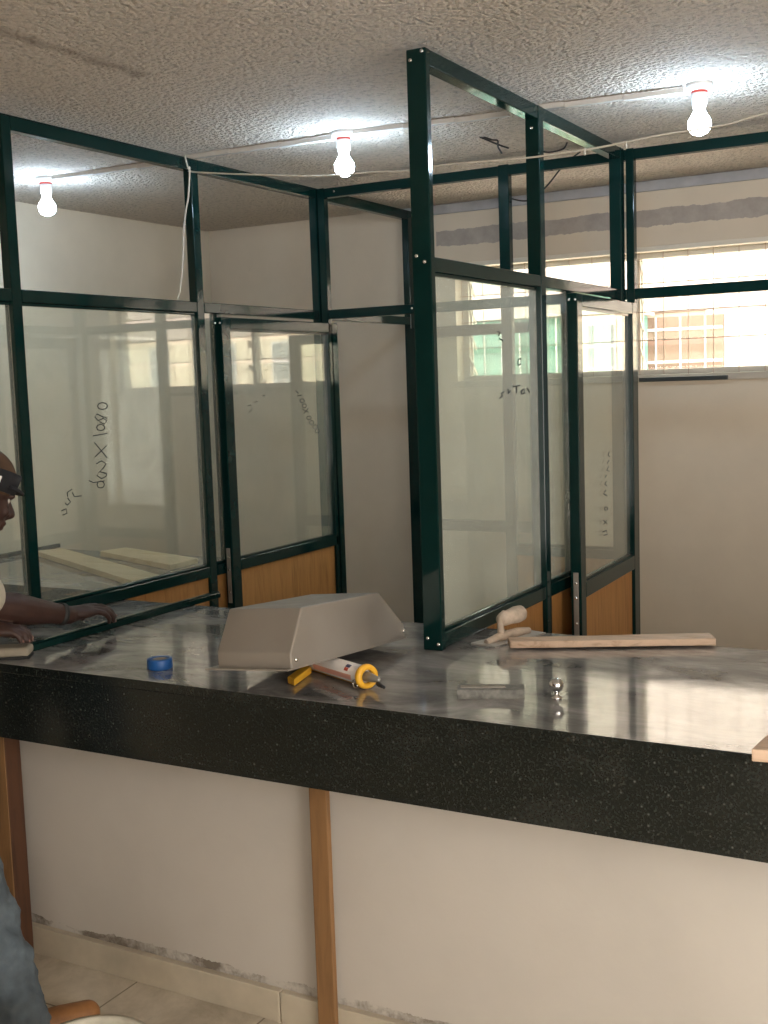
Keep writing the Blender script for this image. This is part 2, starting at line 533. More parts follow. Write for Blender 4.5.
TXT["P2d"] = [[(5.618, -0.373), (5.597, -0.388), (5.628, -0.398)], [(5.612, -0.414), (5.586, -0.428)], [(5.605, -0.446), (5.574, -0.461), (5.615, -0.471)], [(5.568, -0.485), (5.548, -0.496)], [(5.567, -0.516), (5.541, -0.528), (5.576, -0.54)], [(5.56, -0.559), (5.535, -0.566)], [(5.574, -0.589), (5.519, -0.572)], [(5.582, -0.653), (5.574, -0.658), (5.556, -0.658), (5.538, -0.654), (5.531, -0.647), (5.539, -0.642), (5.557, -0.642), (5.574, -0.646), (5.582, -0.653)], [(5.516, -0.704), (5.573, -0.729)], [(5.569, -0.708), (5.518, -0.724)], [(5.502, -0.76), (5.557, -0.759), (5.571, -0.782), (5.516, -0.778)]]

WORLD = 11
EXPO = 0.25

PLANK = [(-1.690, 3.945), (-1.008, 4.255), (-1.052, 4.345), (-1.728, 4.010)]
# ================================================================ the room
def struct(name, mat, fill, parent=None, bevel=0):
    b = MB(); fill(b)
    o = b.build(name, mat, parent, bevel)
    if parent is None: o['kind'] = 'structure'
    return o


XL, XR, YR, YB = -5.62, 2.9, -4.0, 7.42           # left wall, right wall, rear wall, back wall faces
WX0, WX1, WZ1 = -3.53, -1.02, .775                # the long window in the back wall
struct('floor', M['floor'], lambda b: b.box(XL - .2, XR + .2, YR - .2, YB + .2, FLOOR - .15, FLOOR))
struct('ceiling', M['ceiling'], lambda b: b.box(XL - .2, XR + .2, YR - .2, YB + .2, CEIL, CEIL + .2))
struct('wall_left', M['wall_side'], lambda b: b.box(XL - .2, XL, YR - .2, YB + .2, FLOOR, CEIL))
SY0, SY1, SZ0, SZ1 = -1.0, 1.8, -1.5, .95          # unseen side window, added to light the front wall and ceiling
struct('wall_right', M['wall_side'], lambda b: (b.box(XR, XR + .2, YR - .2, SY0, FLOOR, CEIL), b.box(XR, XR + .2, SY1, YB + .2, FLOOR, CEIL),
                                                b.box(XR, XR + .2, SY0, SY1, FLOOR, SZ0), b.box(XR, XR + .2, SY0, SY1, SZ1, CEIL)))
w3 = thing('added_window_side', (XR + .1, SY0, SZ0), kind='structure')
b = MB()
for y in (SY0 + .03, (SY0 + SY1) / 2, SY1 - .03): b.box(XR + .08, XR + .14, y - .03, y + .03, SZ0, SZ1)
for z in (SZ0 + .03, SZ1 - .03): b.box(XR + .0805, XR + .1395, SY0, SY1, z - .03, z + .03)
b.build('frame', M['win_frame'], w3)
struct('wall_back', M['wall'], lambda b: (b.box(XL, WX0, YB, YB + .2, FLOOR, CEIL), b.box(WX1, XR, YB, YB + .2, FLOOR, CEIL),
                                          b.box(WX0, WX1, YB, YB + .2, FLOOR, 0), b.box(WX0, WX1, YB, YB + .2, WZ1, CEIL)))
RX0, RX1, RZ0, RZ1 = .55, 2.86, -2.25, 1.08
HY, HX = -1.6, .40                                 # unseen wall step, added to shade the left of the counter front          # unseen window behind the camera, put in for its daylight
struct('wall_rear', M['wall_dark'], lambda b: (b.box(XL, HX, HY - .2, HY, FLOOR, CEIL), b.box(HX - .2, HX, YR, HY - .2, FLOOR, CEIL), b.box(HX - .2, RX0, YR - .2, YR, FLOOR, CEIL), b.box(RX1, XR, YR - .2, YR, FLOOR, CEIL),
                                               b.box(RX0, RX1, YR - .2, YR, FLOOR, RZ0), b.box(RX0, RX1, YR - .2, YR, RZ1, CEIL)))
w2 = thing('added_window_rear', (RX0, YR - .1, RZ0), kind='structure')
b = MB()
for x in (RX0 + .03, 1.32, 2.09, RX1 - .03):
    b.box(x - .03, x + .03, YR - .14, YR - .08, RZ0, RZ1)
for z in (RZ0 + .03, RZ1 - .03): b.box(RX0, RX1, YR - .14, YR - .08, z - .03, z + .03)
b.build('frame', M['win_frame'], w2)
struct('trim_1', M['grey_white'], lambda b: b.box(-3.95, XR, YB - .03, YB, 1.145, CEIL - .002), bevel=.004)


def fill_wall_front(b):
    b.box(-3.605, 1.6, 3.30, 3.46, FLOOR, -1.038)


struct('wall_front', M['wall_front'], fill_wall_front)


def fill_skirting(b):
    x = -3.585
    for w in (1.26, .60, .60, .60, .60, .60, .6):
        b.box(x, x + w - .006, 3.272, 3.302, FLOOR, FLOOR + .118 + random.uniform(-.002, .003)); x += w


struct('baseboard_front', M['tile'], fill_skirting, bevel=.003)

# ---------------------------------------------------------------- the louvred window in the back wall
struct('bounce_ledge', M['asphalt'], lambda b: b.box(-6, 1, YB + .22, 9.2, -.36, -.24))  # unseen slab, added to bounce daylight up onto the ceiling
win = thing('window_1', (WX0, YB + .1, 0), kind='structure')
b = MB()
fy0, fy1 = YB + .10, YB + .17
for x0, x1 in ((WX0, WX0 + .05), (-2.300, -2.258), (WX1 - .05, WX1)): b.box(x0, x1, fy0, fy1, .0355, WZ1 - .0355)
b.box(WX0, WX1, fy0, fy1, 0, .035); b.box(WX0, WX1, fy0, fy1, WZ1 - .035, WZ1)
b.build('frame', M['win_frame'], win, .004)
b = MB(); b.box(WX0 - .03, WX1 + .03, YB - .035, YB + .2, -.045, 0)
b.build('windowsill', M['sill'], win, .005)
b = MB(); b.box(WX0 - .02, WX1 + .02, YB - .012, YB + .02, WZ1, WZ1 + .03)
b.build('lintel_strip', M['win_frame'], win, .003)
for x0, x1 in ((WX0 + .06, -2.306), (-2.252, WX1 - .06)):
    for k in range(4):
        zc = .115 + .181 * k
        b = MB()
        b.obox(((x0 + x1) / 2, YB + .135, zc), ((x1 - x0) / 2, 0, 0), (0, .062, -.070), (0, .002, .0018))
        b.build('louvre_pane', M['louvre'], win)
    for x in (x0 - .002, x1 + .002):
        b = MB()
        for k in range(4):
            zc = .115 + .181 * k
            b.obox((x, YB + .135, zc - .006), (.004, 0, 0), (0, .064, -.072), (0, .008, .007))
        b.box(x - .004, x + .004, YB + .125, YB + .145, .04, .74)
        b.build('louvre_bracket', M['win_frame'], win)
b = MB()
x = WX0 + .02
while x < WX1:
    b.box(x - .002, x + .002, YB + .06, YB + .064, 0, WZ1); x += .157
for z in (.22, .40, .58): b.box(WX0, WX1, YB + .0555, YB + .06, z - .003, z + .003)
b.build('grille', M['grille'], win)
b = MB(); b.box(-2.225, -1.67, YB - .062, YB - .036, -.044, -.018)
tag(b.build('window_strip', M['dark_metal'], None, .002), 'dark metal strip fixed along the edge of the window sill', 'metal strip', kind='thing')

# ================================================================ the granite counter
cnt = thing('counter', (-1.2, 3.6, -1.03), 'long dark granite counter with a dusty polished top and deep front', 'counter')
b = MB(); b.box(-3.9, 1.6, 3.068, 4.275, -1.036, -1.0)
b.mi = [1, 0, 1, 1, 1, 1]           # dusty on top, clean polished edges
b.build('countertop', (M['granite_top'], M['granite']), cnt, .003, 2)
b = MB(); b.box(-3.9, 1.6, 3.076, 3.106, -1.295, -1.036)
b.build('fascia', M['granite'], cnt, .002)
b = MB(); b.box(-3.9, 1.6, 3.47, 4.20, -1.10, -1.036)
b.build('support_slab', M['tile'], cnt)
b = MB(); b.box(-3.895, -3.86, 3.11, 4.2, -1.295, -1.037)
b.build('end_panel', M['granite'], cnt, .002)

dsk = thing('desk', (-4.75, 5.0, FLOOR), 'grey granite topped desk behind the left glass partition', 'desk')
b = MB(); b.box(XL + .012, -3.91, 4.42, 5.58, -1.036, -1.0)
b.mi = [1, 0, 1, 1, 1, 1]           # dusty on top, clean polished edges
b.build('desktop', (M['granite_top'], M['granite']), dsk, .003, 2)
b = MB(); b.box(XL + .012, -3.91, 4.43, 4.46, -1.30, -1.036)
b.build('fascia', M['granite'], dsk, .002)
b = MB(); b.box(XL + .012, XL + .03, 4.42, 5.62, -.999, -.972)
b.build('backsplash', M['granite'], dsk, .002)
for x in (-5.45, -4.1):
    b = MB(); b.box(x - .05, x + .05, 4.6, 5.5, FLOOR, -1.037)
    b.build('support_panel', M['tile'], dsk)

# ================================================================ the green framed partitions
PX0, PX1 = -3.877, -3.827         # left partition
QX0, QX1 = -1.978, -1.923         # right partition
RY0, RY1 = 6.13, 6.18             # rear partition
ZT0, ZT1, ZM0, ZM1, ZB0, ZB1 = 1.12, 1.178, .40, .455, -.995, -.937
FB = .004


def bar(t, name, x0, x1, y0, y1, z0, z1, bead=None, m='frame'):
    """an aluminium tube; bead = (axis, side) adds the narrower glazing lip along one edge"""
    b = MB(); b.box(x0, x1, y0, y1, z0, z1)
    if bead:
        cx, cy = (x0 + x1) / 2, (y0 + y1) / 2
        for side in bead:
            if side == 'up': z2, z3 = z1, z1 + .014
            elif side == 'down': z2, z3 = z0 - .014, z0
            if side in ('up', 'down'):
                if x1 - x0 > y1 - y0: b.box(x0 + .003, x1 - .003, cy - .012, cy + .012, z2, z3)
                else: b.box(cx - .012, cx + .012, y0 + .003, y1 - .003, z2, z3)
    return b.build(name, M[m], t, FB)


def pane(t, x0, x1, y0, y1, z0, z1, m='glass', name='glass_pane'):
    b = MB(); b.box(x0, x1, y0, y1, z0, z1)
    return b.build(name, M[m], t)


def screw(t, c, ax, r=.0075):
    b = MB(); b.lathe(c, [(0, .005), (r * .6, .0045), (r, .002), (r, -.001)], ax, 12)
    return b.build('screw', M['steel_bright'], t)


def writing(t, strokes, x, r=.0024):
    b = MB()
    for s in strokes:
        b.tube([(x, y, z) for y, z in s], r, 6)
    return b.build('handwriting', M['marker'], t, label='black marker figures written on the glass')


# ---- left partition
p1 = thing('glazed_partition', (-3.85, 4.8, -1.0), 'green metal partition running back from the counter beside the worker, with a wide glass pane',
           'partition', 'green framed glass partitions')
bar(p1, 'post', PX0, PX1, 3.36, 3.41, -1.0, ZT1)
bar(p1, 'post', PX0, PX1, 3.66, 3.715, -1.0, ZT1)
bar(p1, 'post', PX0, PX1, 4.925, 4.985, FLOOR, ZT1)
bar(p1, 'post', PX0, PX1, 5.085, 5.12, FLOOR, ZM0)
bar(p1, 'post', PX0, PX1, 6.12, 6.185, FLOOR, ZT1)
bar(p1, 'post', PX0, PX1, 7.31, 7.37, FLOOR, ZT1)
bar(p1, 'top_rail', PX0, PX1, 3.36, 7.37, ZT1, ZT1 + .004)
for y0, y1 in ((3.41, 3.66), (3.715, 4.925), (4.985, 6.12), (6.185, 7.31)):
    bar(p1, 'top_rail', PX0, PX1, y0, y1, ZT0, ZT1)
    bar(p1, 'middle_rail', PX0, PX1, y0, y1, ZM0, ZM1, ('down',) if y1 < 5 else None)
for y0, y1 in ((3.41, 3.66), (3.715, 4.925), (4.985, 5.085)):
    bar(p1, 'bottom_rail', PX0, PX1, y0, y1, ZB0, ZB1, ('up',))
    pane(p1, -3.856, -3.848, y0 + .001, y1 - .001, ZB1, ZM0)
pane(p1, -3.862, -3.845, 4.285, 4.925, FLOOR, ZB0, 'ply', 'lower_panel')
pane(p1, -3.862, -3.845, 4.985, 5.085, FLOOR, ZB0, 'ply', 'lower_panel')
writing(p1, TXT['P1'], -3.846)

# ---- right partition
p2 = thing('glazed_partition', (-1.95, 5.0, -1.0), 'tall green metal partition standing on the counter, its bare end post facing out',
           'partition', 'green framed glass partitions')
bar(p2, 'post', -1.997, -1.92, 3.838, 3.873, -1.0, ZT1)
bar(p2, 'post', -1.984, -1.92, 4.918, 4.975, FLOOR, ZT1)
bar(p2, 'post', QX0, QX1, 5.30, 5.35, FLOOR, ZM0)
bar(p2, 'post', -1.984, -1.92, 6.065, 6.125, FLOOR, ZT1)
for y0, y1 in ((3.873, 4.918), (4.975, 6.065)):
    bar(p2, 'top_rail', QX0, QX1, y0, y1, ZT0, ZT1)
    bar(p2, 'middle_rail', QX0, QX1, y0, y1, ZM0, ZM1 - .004, ('down',) if y1 < 5 else None)
for y0, y1 in ((3.873, 4.918), (4.975, 5.30)):
    bar(p2, 'bottom_rail', QX0, QX1, y0, y1, ZB0, ZB1, ('up',))
    pane(p2, -1.955, -1.947, y0 + .001, y1 - .001, ZB1, ZM0, 'glass_dirty')
pane(p2, -1.96, -1.943, 4.285, 4.918, FLOOR, ZB0, 'ply', 'lower_panel')
pane(p2, -1.96, -1.943, 4.975, 5.30, FLOOR, ZB0, 'ply', 'lower_panel')
writing(p2, TXT['P2'], -1.945)
for x, z in ((-1.980, 1.140), (-1.934, 1.165), (-1.978, .455), (-1.946, .432), (-1.978, -.955), (-1.934, -.975)):
    screw(p2, (x, 3.838, z), (0, -1, 0))
for z in (1.085, .43): screw(p2, (-1.953, 4.918, z), (0, -1, 0))

# ---- rear partition, parallel to the counter
p3 = thing('glazed_partition', (-1.9, 6.15, FLOOR), 'green metal partition across the room in front of the long window',
           'partition', 'green framed glass partitions')
bar(p3, 'post', -3.822, -3.775, RY0, RY1, FLOOR, ZT1)
bar(p3, 'post', -2.640, -2.577, RY0, RY1, FLOOR, ZT1)
bar(p3, 'post', -1.915, -1.872, RY0, RY1, FLOOR, ZT1)
bar(p3, 'post', .14, .20, RY0, RY1, FLOOR, ZT1)
for x0, x1 in ((-3.775, -2.640), (-2.577, -1.915), (-1.872, .14)):
    bar(p3, 'top_rail', x0, x1, RY0, RY1, ZT0, ZT1 - .004)
    bar(p3, 'middle_rail', x0, x1, RY0, RY1, ZM0, ZM1)
bar(p3, 'bottom_rail', -2.577, -1.915, RY0, RY1, -.997, -.945, ('up',))
pane(p3, -2.576, -1.916, 6.151, 6.159, -.945, ZM0)
pane(p3, -2.576, -1.916, 6.147, 6.164, FLOOR, -.997, 'ply', 'lower_panel')
screw(p3, (-3.70, RY0, 1.15), (0, -1, 0)); screw(p3, (-3.2, RY0, .43), (0, -1, 0))


# ---- the three doors
def door(name, label, hinge, free, z_lock0, z_lock1, z_top, stile=.078, th=.05, lower='ply', lockplate=True, z_bot=-2.25):
    """hinge, free: (x, y) of the outer face at the hinge edge and at the free edge; the leaf lies to the left of that line"""
    h, f = Vector((hinge[0], hinge[1], 0)), Vector((free[0], free[1], 0))
    u = (h - f); L = u.length; u.normalize()
    n = Vector((-u.y, u.x, 0)) * -1
    if n.x > 0 and abs(u.y) > .5: n = -n
    t = thing(name, (free[0], free[1], z_bot), label, 'door', 'glazed partition doors', 'thing')
    mid = n * (th / 2)

    def piece(nm, s0, s1, z0, z1, m='frame', k=1.0, bev=FB, off=0):
        b = MB(); c = f + u * ((s0 + s1) / 2) + mid * (1 + off) + Vector((0, 0, (z0 + z1) / 2))
        b.obox(c, u * ((s1 - s0) / 2), n * (th / 2 * k), (0, 0, (z1 - z0) / 2))
        return b.build(nm, M[m], t, bev)
    piece('stile', 0, stile, z_bot, z_top)
    piece('stile', L - stile, L, z_bot, z_top)
    piece('top_rail', stile, L - stile, z_top - .06, z_top)
    piece('lock_rail', stile, L - stile, z_lock0, z_lock1)
    piece('bottom_rail', stile, L - stile, z_bot, z_bot + .07)
    piece('glass_pane', stile - .005, L - stile + .005, z_lock1 - .003, z_top - .057, 'glass', .14, 0)
    if lower == 'ply': piece('lower_panel', stile - .003, L - stile + .003, z_bot + .065, z_lock0 + .003, 'ply', .3, 0)
    else: piece('glass_pane', stile - .003, L - stile + .003, z_bot + .065, z_lock0 + .003, 'glass', .14, 0)
    for s0, s1 in ((stile, stile + .012), (L - stile - .012, L - stile)):
        piece('glazing_bead', s0, s1, z_lock1 + .012, z_top - .072, 'frame', .5, 0)
    for z0, z1 in ((z_lock1, z_lock1 + .012), (z_top - .072, z_top - .06)):
        piece('glazing_bead', stile, L - stile, z0, z1, 'frame', .5, 0)
    if lockplate:
        b = MB()
        c = f - u * .002 + mid
        b.obox(c + Vector((0, 0, z_lock0 - .02)), u * .002, n * .012, (0, 0, .15))
        lp = b.build('lock_plate', M['steel'], t, .001)
        for dz in (.10, .03, -.09):
            b = MB(); b.lathe(c - u * .002 + Vector((0, 0, z_lock0 - .02 + dz)), [(0, .003), (.006, .002), (.007, 0)], -u, 10)
            b.build('plate_screw', M['steel_bright'], lp)
        for dn in (-.3, .3):
            b = MB(); b.lathe(f - u * .0 + mid + n * (th * dn) + Vector((0, 0, z_top - .03)), [(0, .004), (.005, .003), (.006, 0)], -u, 10)
            b.build('screw', M['steel_bright'], t)
    return t


d1 = door('glazed_door', 'closed green framed glass door at the far end of the partition beside the worker', (-3.775, 6.235), (-3.775, 5.055), -.985, -.925, .378)
writing(d1, TXT['P1d'], -3.798, .0022)
d2 = door('glazed_door', 'green framed glass door standing slightly ajar in the partition with the bare end post', (-1.863, 6.128), (-1.826, 5.11), -1.03, -.955, .379)
writing(d2, TXT['P2d'], -1.852, .0022)
d3 = door('glazed_door', 'open green framed glass door swung back against the far wall', (-3.80, 7.20), (-2.815, 7.20), -1.02, -.955, .372, lower='glass', lockplate=False)

# ================================================================ ceiling lights and wires
def bulb(x, y, label):
    t = thing('light_bulb', (x, y, CEIL), label, 'light bulb', 'bare bulbs on the ceiling')
    b = MB(); b.lathe((x, y, CEIL), [(.056, 0), (.055, .014), (.042, .030), (0, .030)], (0, 0, -1), 28)
    b.build('ceiling_base', M['white_plastic'], t)
    b = MB(); b.lathe((x, y, CEIL), [(.034, .030), (.0335, .040)], (0, 0, -1), 24)
    b.build('red_ring', M['red'], t)
    b = MB(); b.lathe((x, y, CEIL), [(.033, .040), (.031, .088), (.027, .090), (.024, .105), (0, .105)], (0, 0, -1), 24)
    b.build('lamp_holder', M['white_plastic'], t)
    b = MB(); b.lathe((x, y, CEIL), [(.020, .1055), (.030, .125), (.045, .148), (.048, .166), (.045, .186), (.032, .203), (.014, .211), (0, .212)], (0, 0, -1), 24)
    b.build('globe', M['bulb'], t)


bulb(-4.88, 4.97, 'lit bare bulb on the ceiling above the granite desk')
bulb(-2.945, 4.985, 'lit bare bulb on the ceiling between the two partitions')
bulb(-1.275, 5.115, 'lit bare bulb on the ceiling nearest the louvred window, over the open bay')
bulb(-1.0, -.6, 'unseen lit bare bulb added on the hall ceiling to brighten the room')  # out of view, added to light the ceiling and front wall
t = thing('cable_trunking', (-3.0, 5.0, CEIL), 'white plastic cable trunking running across the ceiling between the bulbs', 'cable trunking')
for (xa, ya), (xb, yb) in (((-4.82, 4.97), (-3.003, 4.985)), ((-2.887, 4.99), (-1.334, 5.108))):
    b = MB(); n_ = 6
    for k in range(n_):
        x0, x1 = xa + (xb - xa) * k / n_, xa + (xb - xa) * (k + 1) / n_
        y0, y1 = ya + (yb - ya) * k / n_, ya + (yb - ya) * (k + 1) / n_
        dz = .004 * ((k * 37) % 3)
        b.obox(((x0 + x1) / 2, (y0 + y1) / 2, CEIL - .012 - dz), ((x1 - x0) / 2 - .001, (y1 - y0) / 2, 0), (0, .015, 0), (0, 0, .011))
    b.build('trunking_channel', M['trunk'], t, .002)


def curve_pts(pts, n=6):
    """Catmull-Rom through pts"""
    pts = [Vector(p) for p in pts]
    out = []
    for i in range(len(pts) - 1):
        p0, p1_, p2_, p3_ = pts[max(i - 1, 0)], pts[i], pts[i + 1], pts[min(i + 2, len(pts) - 1)]
        for k in range(n):
            s = k / n
            out.append(.5 * ((2 * p1_) + (-p0 + p2_) * s + (2 * p0 - 5 * p1_ + 4 * p2_ - p3_) * s * s + (-p0 + 3 * p1_ - 3 * p2_ + p3_) * s ** 3))
    out.append(pts[-1])
    return out


b = MB()
b.tube(curve_pts([(-3.82, 4.90, 1.112), (-3.67, 4.88, 1.083), (-3.133, 4.88, 1.008), (-2.909, 4.88, .987), (-2.719, 4.88, .98), (-2.561, 4.88, .967),
                  (-2.382, 4.88, .970), (-2.233, 4.88, .966), (-1.962, 4.88, .953), (-1.677, 4.88, .955), (-1.378, 4.885, .974), (-1.115, 4.88, .980),
                  (-.949, 4.88, 1.003), (-.4, 4.87, 1.05), (.3, 4.86, 1.12), (1.0, 4.86, CEIL - .004)]), .0042, 8)
for x, z in ((-1.52, .958), (-1.70, .952)):
    b.tube([(x, 4.88, z + .01), (x, 4.878, z - .02)], .004, 6)
tag(b.build('wire', M['wire']), 'thin white wire strung across the room at the tops of the frames', 'wire')
b = MB()
b.tube(curve_pts([(-3.815, 4.868, 1.185), (-3.80, 4.872, 1.12), (-3.80, 4.884, 1.12), (-3.80, 4.862, .98), (-3.80, 4.835, .90), (-3.805, 4.818, .80), (-3.805, 4.80, .667),
                  (-3.81, 4.775, .52), (-3.82, 4.76, .46)]), .0042, 8)
tag(b.build('hanging_wire', M['wire']), 'pale loose wire hanging down beside the second post of the left partition', 'wire')
t = thing('hanging_cables', (-2.46, 5.58, CEIL), 'stub of dark cables hanging from a hole in the ceiling', 'cable')
for pts in ([(-2.455, 5.53, CEIL), (-2.42, 5.56, 1.196), (-2.398, 5.578, 1.192), (-2.40, 5.585, 1.165), (-2.385, 5.60, 1.13)],
            [(-2.47, 5.52, CEIL), (-2.43, 5.545, 1.19), (-2.40, 5.60, 1.175), (-2.375, 5.66, 1.165)],
            [(-2.16, 5.93, CEIL), (-2.20, 5.98, 1.190), (-2.26, 5.95, 1.175), (-2.30, 5.92, 1.180)],
            [(-2.19, 6.22, CEIL), (-2.26, 6.27, 1.19), (-2.333, 6.3, 1.150), (-2.423, 6.3, 1.059), (-2.52, 6.3, .998), (-2.622, 6.3, 1.014), (-2.70, 6.3, 1.061)]):
    b = MB(); b.tube(curve_pts(pts), .0045, 8)
    b.build('cable', M['black_cable'], t)

# ================================================================ things on the counter
CT = -1.0                                         # counter top


def tray():
    """an upturned folded sheet-steel tray resting partly on the caulking gun"""
    t = thing('steel_tray', (-2.3, 3.5, CT), 'upturned stainless steel tray with sloping ends, resting on a caulking gun', 'tray')
    p0, p1_, p2_ = Vector((-2.3660, 3.0371, -0.9250)), Vector((-2.0629, 3.0488, -0.9000)), Vector((-2.0799, 3.8544, -0.9650))
    L, W = p2_ - p1_, p0 - p1_
    Up = W.cross(L).normalized()
    if Up.z < 0: Up = -Up
    Wn = W.normalized(); Ln = L.normalized()
    skew = .03
    def pt(s, w, h): return p1_ + L * (s + skew * w) + W * w + Up * h
    prof = [(0, .004), (0, .055), (.104, .192), (.761, .192), (.992, .050), (.992, .004)]
    b = MB()
    n = len(prof)
    vs = [pt(s, 0, h) for s, h in prof] + [pt(s, 1, h) for s, h in prof]
    b.add(vs, [list(range(n)), list(range(n, 2 * n))[::-1]] + [[i, n + i, n + i + 1, i + 1] for i in range(n - 1)])
    # inner skin so the sheet has a thickness
    def inn(s, w, h): return p1_ + L * (s + skew * w) + W * w + Up * h
    vs2 = [pt(s + (.006 if s < .5 else -.006), .012, h - (.006 if h > .1 else 0)) for s, h in prof] + [pt(s + (.006 if s < .5 else -.006), .988, h - (.006 if h > .1 else 0)) for s, h in prof]
    b.add(vs2, [list(range(n))[::-1], list(range(n, 2 * n))] + [[i, i + 1, n + i + 1, n + i] for i in range(n - 1)])
    me = b.build('shell', M['steel'], t, 0)
    bv = me.modifiers.new('bevel', 'BEVEL'); bv.width = .004; bv.segments = 2; bv.limit_method = 'ANGLE'; bv.angle_limit = .5
    # flange round the open side
    b = MB()
    def strip(s0, s1, w0, w1):
        c = [pt(s, w, h) for h in (0, .005) for w in (w0, w1) for s in (s0, s1)]
        b.hexa(c)
    strip(-.035, 0.012, -.012, 1.12); strip(.98, 1.0, -.012, 1.12); strip(.012, .98, -.012, .016); strip(.012, .98, .984, 1.12)
    b.build('flange', M['steel'], t)
    for s, w, h in ((.03, -.004, .03), (.975, -.004, .03)):
        b = MB(); b.ball(pt(s, w, h), .008, 12, 8)
        b.build('rivet', M['steel_bright'], t)
    return t


tray()


def gun():
    t = thing('caulking_gun', (-1.95, 3.28, CT), 'yellow caulking gun with a white cartridge poking out from under the steel tray', 'caulking gun')
    a, e = Vector((-2.205, 3.405, CT + .0365)), Vector((-1.915, 3.262, CT + .043))
    d = (e - a).normalized(); s = Vector((-d.y, d.x, 0)); up = Vector((0, 0, 1))
    # half-round cradle under the cartridge
    b = MB(); R = .0355
    vs, fs = [], []
    for i, q in enumerate((a - d * .02, e)):
        for rr in (R, R - .006):
            for k in range(9):
                th = math.pi * (1.08 + .55 * k / 8) if True else 0
                vs.append(q + s * (rr * math.cos(th)) * -1 + up * (rr * math.sin(th)))
    for k in range(8):
        fs += [(k, k + 1, 18 + k + 1, 18 + k), (9 + k, 27 + k, 27 + k + 1, 9 + k + 1)]
    b.add(vs, fs, True)
    b.build('cradle', M['yellow'], t)
    b = MB(); b.lathe(e, [(.030, -.008), (.039, -.008), (.042, 0), (.039, .014), (.024, .014), (.022, .002), (.030, -.008)], d, 32)
    b.build('front_ring', M['yellow'], t)
    b = MB(); b.lathe(a, [(0, 0), (.030, 0), (.032, .012), (.032, .305), (.027, .312), (0, .312)], d, 32)
    c = b.build('cartridge', M['white_tube'], t)
    def patch(nm, mat, h0, h1, t0, t1):
        b = MB(); vs, fs = [], []
        for h in (h0, h1):
            for k in range(9):
                th = t0 + (t1 - t0) * k / 8
                vs.append(a + d * h + (.0324) * (s * math.cos(th) + up * math.sin(th)))
        fs = [(k, k + 1, 10 + k, 9 + k) for k in range(8)]
        b.add(vs, fs, True); return b.build(nm, M[mat], c)
    patch('label_stripe', 'pink_label', .04, .28, math.pi + .55, math.pi - .05)
    patch('label_square', 'navy_label', .235, .262, math.pi - .75, math.pi - 1.15)
    patch('label_square', 'red_label', .235, .258, math.pi - .35, math.pi - .72)
    b = MB(); b.lathe(e, [(.017, .0), (.016, .022), (.009, .075), (.005, .080), (0, .080)], d, 20)
    b.build('nozzle', M['alu'], t)
    b = MB(); b.lathe(e, [(.006, .078), (.0085, .09), (.006, .11), (.004, .125), (0, .126)], (d - up * .12 - s * .1), 12)
    b.build('sealant_bead', M['black_plastic'], t)
    # trigger handle lying on the counter on the near side
    b = MB()
    h0 = a - d * .03
    b.obox(h0 + up * -.008, d * .02, s * .025, up * .026)
    b.obox(Vector((-2.195, 3.29, CT + .014)), Vector((.022, -.012, 0)), Vector((-.02, .085, 0)), Vector((0, 0, .012)))
    b.build('handle', M['yellow'], t, .004)
    b = MB(); b.tube([a - d * .12, a - d * .01], .006, 8)
    b.build('push_rod', M['steel_bright'], t)
    b = MB()
    pts = [e - d * .02 - up * .022 + Vector((0, 0, 0)) + (s * -.030) + .014 * Vector((d.x * math.cos(x), d.y * math.cos(x), math.sin(x) - .2)) for x in [2 * math.pi * k / 14 for k in range(15)]]
    b.tube(pts, .003, 6)
    b.build('wire_hook', M['steel_bright'], t)
    return t


gun()

t = thing('tape_roll', (-2.765, 3.235, CT), 'small roll of blue tape lying on the dusty counter', 'tape')
b = MB(); b.lathe((-2.765, 3.235, CT), [(.027, 0), (.045, 0), (.046, .003), (.046, .033), (.045, .036), (.027, .036), (.027, 0)], (0, 0, 1), 36)
b.build('tape', M['blue'], t)
b = MB(); b.lathe((-2.765, 3.235, CT), [(.0235, .002), (.0268, .002), (.0268, .034), (.0235, .034), (.0235, .002)], (0, 0, 1), 32)
b.build('core', M['blue_core'], t)


def float_trowel():
    t = thing('plastering_trowel', (-1.78, 4.1, CT), 'steel plastering trowel with a mortar-caked wooden handle, lying by the end post', 'trowel')
    a, bq, c, d = Vector((-1.870, 3.985, CT)), Vector((-1.757, 3.958, CT)), Vector((-1.670, 4.255, CT)), Vector((-1.778, 4.285, CT))
    b = MB(); b.prism([a, bq, c, d], (0, 0, .006))
    b.build('blade', M['blade'], t, .001)
    u = ((d - a).normalized()); w = (bq - a).normalized(); m0 = (a + bq) / 2; up = Vector((0, 0, 1))
    b = MB()
    b.tube([m0 + u * .02 + up * .010, m0 + u * .10 + up * .017, m0 + u * .20 + up * .018, m0 + u * .275 + up * .013], [.012, .019, .020, .013], 12)
    b.build('spine', M['float_wood'], t)
    b = MB()
    b.tube(curve_pts([m0 + u * .115 + up * .018, m0 + u * .105 + up * .05, m0 + u * .110 + up * .085, m0 + u * .135 + up * .105]), [.014] * 6 + [.013] * 6 + [.016] * 7, 12)
    b.build('handle_post', M['float_wood'], t)
    b = MB()
    b.lathe(m0 + u * .098 + up * .083, [(0, 0), (.020, .004), (.028, .025), (.029, .06), (.034, .10), (.031, .13), (.018, .147), (0, .15)], (u + up * .06), 20)
    b.build('grip', M['float_wood'], t)


float_trowel()


def board(name, label, cat, corners, z0, z1, mat, group=None):
    b = MB(); b.prism([(x, y, z0) for x, y in corners], (0, 0, z1 - z0))
    return tag(b.build(name, M[mat], None, .003), label, cat, group)


